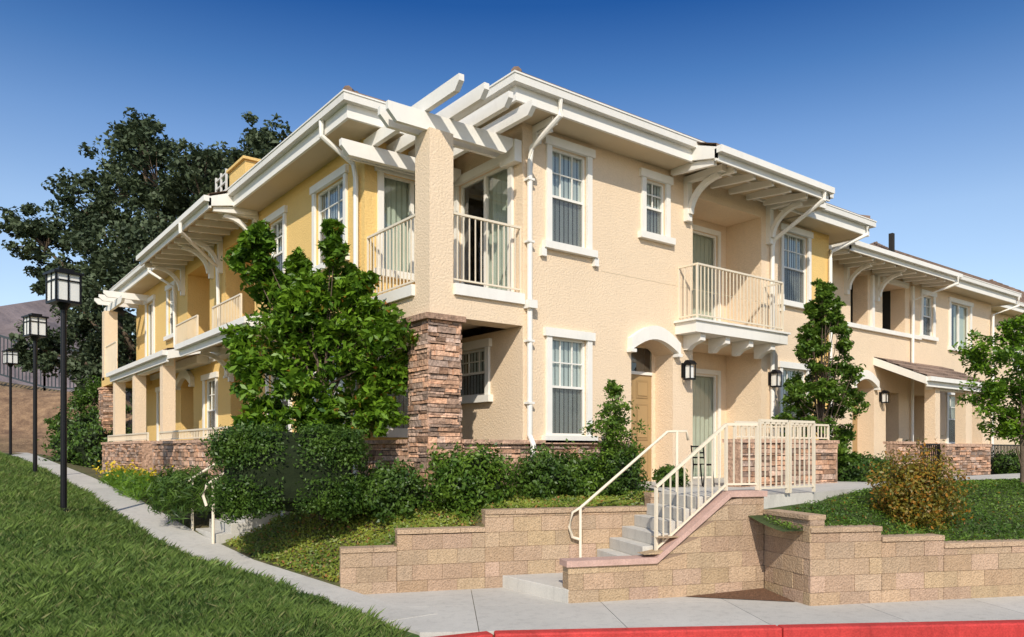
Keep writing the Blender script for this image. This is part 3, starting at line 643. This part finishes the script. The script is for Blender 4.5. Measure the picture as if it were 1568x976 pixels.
# mulch pocket at the inner corner of the walls
mb=MB(); m0,m1,m2=W(1.55,-.02),W(2.70,-.02),pB*.25+pC*.75+fbc.n*.03
for i in range(8):
    for j in range(8-i):
        def mp(i,j):
            s=i/8;t=j/8; q=m1*(1-s-t)+m0*s+m2*t; return (q[0],q[1],.008+.05*(1-s-t))
        mb.quad([mp(i,j),mp(i,j+1),mp(i+1,j)])
        if i+j<7: mb.quad([mp(i+1,j),mp(i,j+1),mp(i+1,j+1)])
mb.obj('mulch_bed',[M['mulch']])
# stairs
mb=MB(); mb.vprism([W(-.48,1.268),W(0,.0),W(.72,-.0+.2),W(.72,1.268)],-.1,.165)
z=.165; a=.70
for k in range(7):
    z+=.155; a0=.70+.19*k; a1=2.3
    mb.vprism([W(a0,.2),W(a1,.2),W(a1,1.268),W(a0,1.268)],z-.155 if k else .0,z,0,1.0+.02*(k%2))
mb.obj('front_steps',[M['conc']],bevel=.008)
mb=MB(); mb.vprism([W(1.98,.2),W(2.74,.2),W(3.9,.55),(7.6,-3.1),(30,-2.7),(30,-1.7),(8.9,-1.9),(8.9,.02),(3.7,.02),(3.4,-1.2),W(1.98,1.45)],.95,1.256)
mb.vprism([(4.25,-.0),(5.38,0),(5.38,.45),(4.25,.45)],1.2,1.258); mb.vprism([(5.96,0),(8.2,0),(8.2,.9),(5.96,.9)],1.2,1.258)
mb.obj('patio_paving',[M['conc']])
# right planting slope
def HR(a2,b2):
    w=np.interp(a2,[0,.95,1.05,1.8,1.9,3.5,3.7,5.9,6.1],[.88,.88,.75,.75,.65,.65,.58,.58,.5])
    return w+(1.19-w)*sm(b2/(2.1+.12*np.clip(a2,0,12)))+.12*sm((a2-2)/4)*sm(b2/2)*(1-sm((b2-2.5)/2))
aa=np.concatenate([np.arange(-.3,9,.15),np.arange(9,24,.6)]); bb=np.concatenate([np.arange(.1,4,.15),np.arange(4,9,.5)])
mb=MB(); nn_=-fcd.n
def PR(a,b): p=fcd.o+fcd.e*a+nn_*b; return p
for i in range(len(aa)-1):
    for j in range(len(bb)-1):
        mb.quad([(*PR(p,q),float(HR(p,q))) for p,q in ((aa[i],bb[j]),(aa[i+1],bb[j]),(aa[i+1],bb[j+1]),(aa[i],bb[j+1]))],0)
gm=mat('slope_soil',(.06,.085,.025),1,20,.8,.4,3,bd=.05); mb.obj('planted_slope',[gm],smooth=True)
n=56000; a2=rng.uniform(-.2,9,n); b2=rng.uniform(.12,4.2,n); p=fcd.o[None]+fcd.e[None]*a2[:,None]+nn_[None]*b2[:,None]
z=HR(a2,b2); ok=(z<1.4)&~((p[:,1]>-3.75+.12*(p[:,0]-4))&(p[:,0]<50))
P=np.column_stack([p[ok],z[ok]+rng.uniform(.005,.07,ok.sum())]); leafobj('slope_groundcover',P,.05,M['leaf_rlawn'],up=.5,aspect=.35,val=.5+.35*np.sin(P[:,0]*2.3+P[:,1])*np.cos(P[:,1]*3),red=.03)
# ------------------------------------------------------------------ hand rails
mb=MB()
def at(a,b,z): return (*W(a,b),z)
pts=[at(.62,1.2,.62),at(.50,1.2,.66),at(.46,1.2,.80),at(.50,1.2,1.0),at(.62,1.2,1.06),at(1.95,1.2,2.12),at(2.25,1.2,2.13),at(2.28,1.2,2.0)]
mb.tube(pts,.021,8)
mb.tube([at(.62,1.2,.16),at(.62,1.2,1.06)],.021,8); mb.tube([at(2.1,1.2,1.25),at(2.1,1.2,2.13)],.021,8)
mb.obj('handrail',[M['rail']],smooth=True)
mb=MB()
rail(mb,[at(1.22,.1,.53),at(2.22,.1,1.33),at(2.68,.1,1.33)],.86,.1)
rail(mb,[at(2.74,.13,1.27),at(3.3,.32,1.27)],.98,.1); rail(mb,[at(3.36,.34,1.27),at(3.88,.52,1.27)],.98,.1)
mb.obj('stair_guard_railing',[M['rail']])
def patio(name,fr,u0,u1,zb,zt,fence=.3):
    mb=MB(); a,b=u0,u1
    stones(mb,fr,a,b,zb,zt); stones(mb,Fr(fr.o-fr.n*.22,-fr.e,-fr.n),-b,-a,zb,zt); mb.fb(fr,a,b,-.22,.0,zb,zt-.01,1); mb.fb(fr,a-.04,b+.04,-.29,.075,zt,zt+.06,0,1.25)
    mb.fb(fr,a-.03,a+.02,-.22,.04,zb,zt,0); mb.fb(fr,b-.02,b+.03,-.22,.04,zb,zt,0)
    if fence: rail(mb,[fr.P(a+.05,-.1,zt+.06),fr.P(b-.05,-.1,zt+.06)],fence,.11,m=2,bot=.04)
    mb.obj(name,[M['stone'],M['mortar'],M['rail']])
patio('patio_wall',FR(-2.05),4.6,7.5,1.1,1.98,.28)
patio('patio_wall',Fr((7.5,0),(0,1),(1,0)),-1.75,-.1,1.1,1.98,.28)
patio('patio_wall',FR(-1.2),11.6,12.6,1.0,2.0,0); patio('patio_wall',FR(-1.2),14.0,16.6,1.0,1.95,0); patio('patio_wall',FR(-1.2),20,28,1.0,1.9,.3)
patio('patio_wall',FL(-1.75),3.9,9.0,.75,2.0,.2); patio('patio_wall',FL(-1.85),9.6,14.5,.8,2.02,.18)
mb=MB(); rail(mb,[(12.65,-1.1,1.15),(13.95,-1.1,1.15)],.85,.1,.010); rail(mb,[(16.65,-1.1,1.15),(19.95,-1.1,1.15)],.85,.1,.010); mb.obj('iron_gate_fence',[M['black']])
mb=MB(); 
for k in range(5): mb.box(-2.3+.22*k,-1.2-.001*k,2.55+.001*k,3.7-.001*k,.3,.55+.15*k)
mb.box(-1.3,-.02,2.4,9.2,.6,1.22)
mb.obj('side_steps',[M['conc']],bevel=.008)
mb=MB()
for y in (2.55,3.7):
    mb.tube([(-2.45,y,1.0),(-2.5,y,1.15),(-2.45,y,1.32),(-2.3,y,1.42),(-1.3,y,2.05),(-1.05,y,2.06)],.022,8); 
    mb.tube([(-2.35,y,.4),(-2.35,y,1.38)],.022,8); mb.tube([(-1.25,y,1.2),(-1.25,y,2.05)],.022,8); mb.tube([(-2.35,y,1.05),(-1.25,y,1.72)],.015,6)
mb.obj('handrail',[M['rail']],smooth=True)
# small black metal chair by the door
mb=MB(); cx,cy,cz=4.25,-1.6,1.256
for s in (-.12,.12):
    mb.tube([(cx-.13,cy+s,cz),(cx-.08,cy+s,cz+.36),(cx-.14,cy+s,cz+.68)],.011,6); mb.tube([(cx+.15,cy+s,cz),(cx+.1,cy+s,cz+.36)],.011,6)
    mb.tube([(cx-.09,cy+s,cz+.36),(cx+.12,cy+s,cz+.36)],.011,6)
for k in range(5): mb.box(cx-.09+.042*k,cx-.062+.042*k,cy-.13,cy+.13,cz+.365,cz+.378)
for z in (.48,.56,.66): mb.beam((cx-.10-(z-.36)*.13,cy-.12,cz+z),(cx-.10-(z-.36)*.13,cy+.12,cz+z),.012,.025)
mb.obj('metal_patio_chair',[M['black']])
# ------------------------------------------------------------------ lamps
def street_lamp(u,d):
    x,y=ud(u,d); z=float(H(x,y)); mb=MB(); e=empty('street_lamp')
    top=z+4.0; b=top-.55
    mb.tube([(x,y,z-.1),(x,y,z+.04),(x,y,z+.06),(x,y,b-.12)],[.10,.10,.05,.045],12); mb.tube([(x,y,b-.12),(x,y,b-.02)],[.05,.11],12)
    w=.20; an=math.radians(14); ca,sa=math.cos(an),math.sin(an)
    def q(a,b_,z_): return (x+a*ca-b_*sa,y+a*sa+b_*ca,z_)
    def bx(a0,a1,b0,b1,z0,z1,m): mb.hexa([q(a0,b0,z0),q(a1,b0,z0),q(a1,b1,z0),q(a0,b1,z0),q(a0,b0,z1),q(a1,b0,z1),q(a1,b1,z1),q(a0,b1,z1)],m)
    bx(-w,w,-w,w,b-.02,b+.02,0); bx(-w+.02,w-.02,-w+.02,w-.02,b+.02,top-.1,1)
    bx(-w-.03,w+.03,-w-.03,w+.03,top-.1,top-.06,0); bx(-w*.6,w*.6,-w*.6,w*.6,top-.06,top,0)
    for a in (-w,w-.03):
        for c in (-w,w-.03): bx(a,a+.03,c,c+.03,b+.02,top-.1,0)
    for zz in (b+.33,):
        bx(-w+.03,w-.03,-w+.001,-w+.022,zz,zz+.022,0);bx(-w+.03,w-.03,w-.022,w-.001,zz,zz+.022,0);bx(-w+.001,-w+.022,-w+.03,w-.03,zz+.001,zz+.021,0);bx(w-.022,w-.001,-w+.03,w-.03,zz+.001,zz+.021,0)
    bx(-.012,.012,-w+.005,w-.005,b+.02,top-.1,0); bx(-w+.005,w-.005,-.012,.012,b+.02,top-.1,0)
    mb.obj('post_and_lantern',[M['black'],M['frost']],e)
street_lamp(-7.4,12.7); street_lamp(-11.9,19.2); street_lamp(-18.9,29)
# ------------------------------------------------------------------ far: fence, hill
mb=MB(); pts=[]
for u in np.arange(-40,-10,2.4):
    p=ud(u,38.5+.1*(u+20)); pts.append((p[0],p[1],float(H(p[0],p[1]))-.05))
for p,q in zip(pts[:-1],pts[1:]): rail(mb,[p,q],2.1,.17,.022,.08,.2)
mb.obj('iron_fence',[M['iron']])
mb=MB(); us=np.linspace(-900,-150,60); 
def rz(u,k): 
    f=(.5+.5*math.sin(u*.013+k))*14+6*math.sin(u*.05+k*2)+3*math.sin(u*.13)
    return max(2,130*math.exp(-((u+520)/330)**2)+f)
prev=None
for j,(d,h) in enumerate(((380,0),(450,.45),(520,.8),(600,.96),(700,.7))):
    row=[(*ud(u,d+10*math.sin(u*.04+j)),-5+h*rz(u,0)*(1+.08*math.sin(u*.09+j*3))) for u in us]
    if prev:
        for i in range(len(us)-1): mb.quad([prev[i],prev[i+1],row[i+1],row[i]])
    prev=row
mb.obj('distant_hill',[M['hill']],smooth=True)
# ------------------------------------------------------------------ vegetation
p=ud(-14.5,32)
tree('oak_tree',(p[0],p[1],float(H(*p))),[(a,z-.3,r) for a,z,r in [(-1.2,15.2,1.1),(-2.5,14.0,1.5),(-.4,13.9,1.6),(-3.2,12.4,1.7),(-5.0,10.9,1.1),(-4.9,9.4,1.1),(-2.7,10.6,1.8),(-.8,11.9,1.8),(1.4,13.8,1.4),(3.0,14.4,1.4),(4.7,14.5,1.3),(6.0,14.3,1.2),(3.9,13.3,1.5),(1.4,11.9,1.7),(0,9.9,1.8),(-1.9,8.6,1.8),(-3.9,8.1,1.4),(-3.2,6.7,1.4),(-1.4,6.4,1.6),(2.2,10.2,1.6),(.5,7.7,1.6),(-4.4,6.2,1.1),(5.4,12.8,1.4),(-.2,5.4,1.4),(-2.4,5.2,1.3),(2.4,12.8,1.5)]],
     38,75,.22,M['leaf_oak'],.42,.32,1.8,.55)
p=ud(-2.87,11.65)
tree('magnolia_tree',(p[0],p[1],1.0),[(-.9,5.0,.26),(-1.04,4.65,.32),(-.78,4.35,.38),(-.5,4.75,.2),(.15,5.2,.12),(.2,4.85,.2),(.5,4.45,.3),(-.2,4.2,.42),(.2,4.35,.35),(.65,4.0,.48),(1.0,3.5,.42),(-.6,3.75,.52),(-.1,3.8,.45),(.2,3.45,.55),(-.95,3.1,.42),(.95,2.9,.42),(-.3,2.8,.55),(.45,2.7,.5),(-.75,2.45,.42),(1.2,3.1,.28),(-1.2,3.5,.24),(0,2.4,.4),(.8,2.45,.35),(-.4,3.2,.5)],
     26,46,.14,M['leaf_mag'],.045,.40,.4,.42,red=.02)
lob=[]
for i in range(150):
    t=random.random()**1.2; z=1.55+3.6*t; r=.92*(1-t)**.55*min(1,.75+t*2)+.04; th=random.uniform(0,2*math.pi); k=random.random()**.4
    lob.append((math.cos(th)*r*k,z,.20*(1-.45*t),math.sin(th)*r*k*.75))
p=ud(6.15,15.3); tree('columnar_tree',(p[0],p[1],1.1),lob,7,38,.085,M['leaf_col'],.04,.6,.45,.45,limbs=.35)
p=ud(8.35,12.6); tree('young_tree',(p[0],p[1],.9),[(-.5,3.45,.35),(0,3.8,.35),(.4,3.7,.4),(-.3,3.15,.45),(.3,3.1,.5),(-.6,2.7,.35),(.1,2.7,.5),(.6,2.7,.45),(-.1,2.3,.35),(.5,2.25,.35)],20,60,.085,M['leaf_mag'],.035,.45,.4,.45)
ang=math.atan2(ES[1],ES[0])
p=ud(-3.16,10.95); shrub('clipped_hedge',(p[0],p[1],1.55),(1.0,.6,.62),30000,.05,M['leaf_hedge'],4,ang,.05,spread=(.86,1.09))
p=ud(-1.75,11.2); shrub('low_shrub',(p[0],p[1],1.24),(.42,.4,.33),6000,.065,M['leaf_hedge'],2.3,ang,.24,spread=(.7,1.3),core=.7)
p=ud(-.60,11.15); shrub('low_shrub',(p[0],p[1],1.38),(.52,.33,.40),7500,.07,M['leaf_col'],2.3,ang,.24,spread=(.7,1.28),core=.7)
p=ud(.58,11.9); shrub('low_shrub',(p[0],p[1],1.42),(.5,.33,.36),7000,.065,M['leaf_hedge'],2.3,.0,.24,spread=(.7,1.28),core=.7)
p=ud(1.15,12.1); shrub('low_shrub',(p[0],p[1],1.38),(.33,.3,.33),4000,.06,M['leaf_col'],2.3,.0,.24,spread=(.7,1.3),core=.7)
p=ud(1.68,12.2); shrub('low_shrub',(p[0],p[1],1.46),(.38,.3,.42),6000,.06,M['leaf_hedge'],2.4,.0,.2,spread=(.75,1.22))
p=ud(1.62,12.1); tree('sapling',(p[0],p[1],1.1),[(0,2.8,.18),(-.05,2.5,.25),(.12,2.25,.32),(-.18,2.15,.3),(0,1.9,.35)],14,45,.07,M['leaf_col'],.02,.5,.15)
p=ud(5.6,10.65); shrub('russet_bush',(p[0],p[1],1.24),(.5,.45,.47),10000,.055,M['leaf_rus'],2.1,0,.26,red=.3,core=.4,spread=(.45,1.28))
for (u,d,h,r,n) in ((6.75,15.0,1.4,.4,4000),(7.3,15.6,1.4,.4,3000),(13.6,21,1.4,.5,3000),(2.6,12.6,1.42,.22,1500)):
    p=ud(u,d); shrub('low_shrub',(p[0],p[1],h),(r,r,r*.7),n,.07,M['leaf_hedge'],2.3,0,.2,spread=(.78,1.2))
p=ud(-5.6,13.1); shrub('lily_clump',(p[0],p[1],1.12),(.4,.6,.35),4000,.2,M['leaf_hedge'],2.2,0,.2,aspect=.10,core=.5,spread=(.6,1.25))
p=ud(-8.6,17.3); shrub('daylily_bed',(p[0],p[1],1.1),(.26,2.6,.24),8000,.18,M['leaf_mag'],2.4,-.06,.2,aspect=.10,core=.5,spread=(.6,1.25))
q=rng.normal(size=(190,3))*np.array([.2,1.6,.07])+np.array([p[0]-.05,p[1],1.42]); leafobj('yellow_flowers',q,.075,M['flower'],aspect=.9)
for (u,d,z,r,n) in ((-14.8,27,2.0,1.1,5000),(-13.6,26,1.9,.9,3500),(-16.6,29.5,2.1,.7,3000)):
    p=ud(u,d); shrub('bank_shrub',(p[0],p[1],z),(r,r,r*.9),n,.13,M['leaf_hedge'],2.1,0,.26,spread=(.75,1.15))
p=ud(-16.4,29.5); tree('small_bank_tree',(p[0],p[1],1.6),[(-.5,3.9,.6),(.4,4.2,.7),(0,3.3,.8),(.9,3.3,.6),(-.7,2.9,.5),(.2,2.5,.7)],16,60,.13,M['leaf_hedge'],.07,.4,.5)
# groundcover in the front bed
n=90000; x=rng.uniform(-2.5,4,n); y=rng.uniform(-3.4,3.2,n); a,b=ab(x,y)
ok=(x>xr(y)+.03)&(b>1.5)&~((x>-.05)&(y>-.1))&(a<1.95)&~((x>-1.3)&(y>2.3))&((a>-2.62)|(x>xr(y)+.05))&~((x<-1.2)&(y>2.5))
x,y=x[ok],y[ok]; z=H(x,y)+rng.uniform(.01,.08,len(x)); P=np.column_stack([x,y,z])
leafobj('bed_groundcover',P,.05,M['leaf_bed'],up=.4,red=.10,aspect=.5,val=.5+.35*np.sin(x*5)*np.cos(y*4+x),nrm=np.tile(np.array([-.45,-.6,.9]),(len(x),1)))
# lawn blades
def blades(name,n,dmin,dmax,hgt,wid):
    d=dmin+(dmax-dmin)*rng.uniform(size=n)**1.35; u=d*rng.uniform(-.70,-.05,n); x=CAM[0]+R[0]*u+F[0]*d; y=CAM[1]+R[1]*u+F[1]*d
    gs=.09; gx=np.round(x/gs)*gs+.04*np.sin(y*31); gy=np.round(y/gs)*gs+.04*np.sin(x*29); x=x*.8+gx*.2; y=y*.8+gy*.2
    ok=x<xl(y)+.05; x,y,d=x[ok],y[ok],d[ok]; m=len(x); z=H(x,y)-.01
    def fb(x,y): return np.sin(x*1.7+1.3*np.sin(y*1.1))*np.cos(y*1.9+x*.6)+.6*np.sin(x*4.3+y*2.1)*np.sin(y*5.1-x*1.3)
    def hsh(a,b): v=np.sin(a*127.1+b*311.7)*43758.5; return v-np.floor(v)
    tuft=hsh(np.round(gx[ok]/gs),np.round(gy[ok]/gs)); pt=fb(x,y)
    an=rng.uniform(0,2*math.pi,m); k=1+(d-dmin)/8
    w=wid*k*rng.uniform(.7,1.3,m); h=hgt*(.8+.2*pt)*(.75+.5*tuft)*rng.uniform(.5,1.35,m)
    ld=np.stack([np.cos(tuft*40),np.sin(tuft*40)],1)*.3; lean=(rng.normal(0,.45,(m,2))+ld)*h[:,None]
    dx,dy=np.cos(an)*w,np.sin(an)*w
    V=np.stack([np.column_stack([x-dx,y-dy,z]),np.column_stack([x+dx,y+dy,z]),np.column_stack([x+dx*.6+lean[:,0]*.4,y+dy*.6+lean[:,1]*.4,z+h*.6]),np.column_stack([x+lean[:,0],y+lean[:,1],z+h])],1).reshape(-1,3)
    c=np.clip(.45+.18*pt+.25*(tuft-.5)+rng.uniform(-.3,.3,m),0,1); rd=(rng.uniform(size=m)<.08)*.7
    col=np.repeat(np.stack([c,rd,c,np.ones(m)],1),4,0); quadmesh(name,V,col,4,M['leaf_lawn'],None)
blades('lawn_grass',400000,4.2,27,.10,.0032)
# ------------------------------------------------------------------ light, sky, camera
az=np.array([-.64,-.77]); el=math.radians(36)
sun=D.lights.new('sun','SUN'); sun.energy=4.3; sun.angle=math.radians(.6); sun.color=(1,.915,.79); so=D.objects.new('sun',sun); SC.collection.objects.link(so)
dv=Vector((-az[0]*math.cos(el),-az[1]*math.cos(el),-math.sin(el))); so.rotation_euler=dv.to_track_quat('-Z','Y').to_euler()
w=D.worlds.new('World'); SC.world=w; w.use_nodes=True; t=w.node_tree; bg=t.nodes['Background']; sk=t.nodes.new('ShaderNodeTexSky'); sk.sky_type='NISHITA'; sk.sun_disc=False
sk.sun_elevation=el; sk.sun_rotation=math.atan2(az[0],az[1]); sk.air_density=1.0; sk.dust_density=1.0; sk.ozone_density=3.0; sk.altitude=100
tc=t.nodes.new('ShaderNodeTexCoord'); sx=t.nodes.new('ShaderNodeSeparateXYZ'); t.links.new(tc.outputs['Generated'],sx.inputs[0])
cr=t.nodes.new('ShaderNodeValToRGB'); E=cr.color_ramp.elements; E[0].position=0; E[0].color=(.98,.88,.78,1); E[1].position=1; E[1].color=(.55,.58,.62,1)
for ps,c in ((.16,(1.0,.88,.80)),(.27,(.92,.86,.82)),(.36,(.60,.68,.76)),(.43,(.30,.48,.65)),(.50,(.09,.28,.52)),(.56,(.09,.28,.52)),(.75,(.45,.53,.62))):
    e=cr.color_ramp.elements.new(ps); e.color=(*c,1)
t.links.new(sx.outputs['Z'],cr.inputs[0])
vm=t.nodes.new('ShaderNodeVectorMath'); vm.operation='MULTIPLY'; t.links.new(sk.outputs[0],vm.inputs[0]); t.links.new(cr.outputs[0],vm.inputs[1])
vs_=t.nodes.new('ShaderNodeVectorMath'); vs_.operation='SCALE'; vs_.inputs['Scale'].default_value=2.1; t.links.new(vm.outputs[0],vs_.inputs[0])
t.links.new(vs_.outputs[0],bg.inputs[0]); bg.inputs[1].default_value=.10
cd=D.cameras.new('camera'); co=D.objects.new('camera',cd); SC.collection.objects.link(co); SC.camera=co
cd.sensor_width=36; cd.lens=27.05; cd.shift_y=.129; cd.clip_end=3000
co.location=(CAM[0],CAM[1],EYE); co.rotation_euler=(math.pi/2,0,TH-math.pi/2)
SC.view_settings.view_transform='Standard'; SC.view_settings.look='None'; SC.view_settings.exposure=0
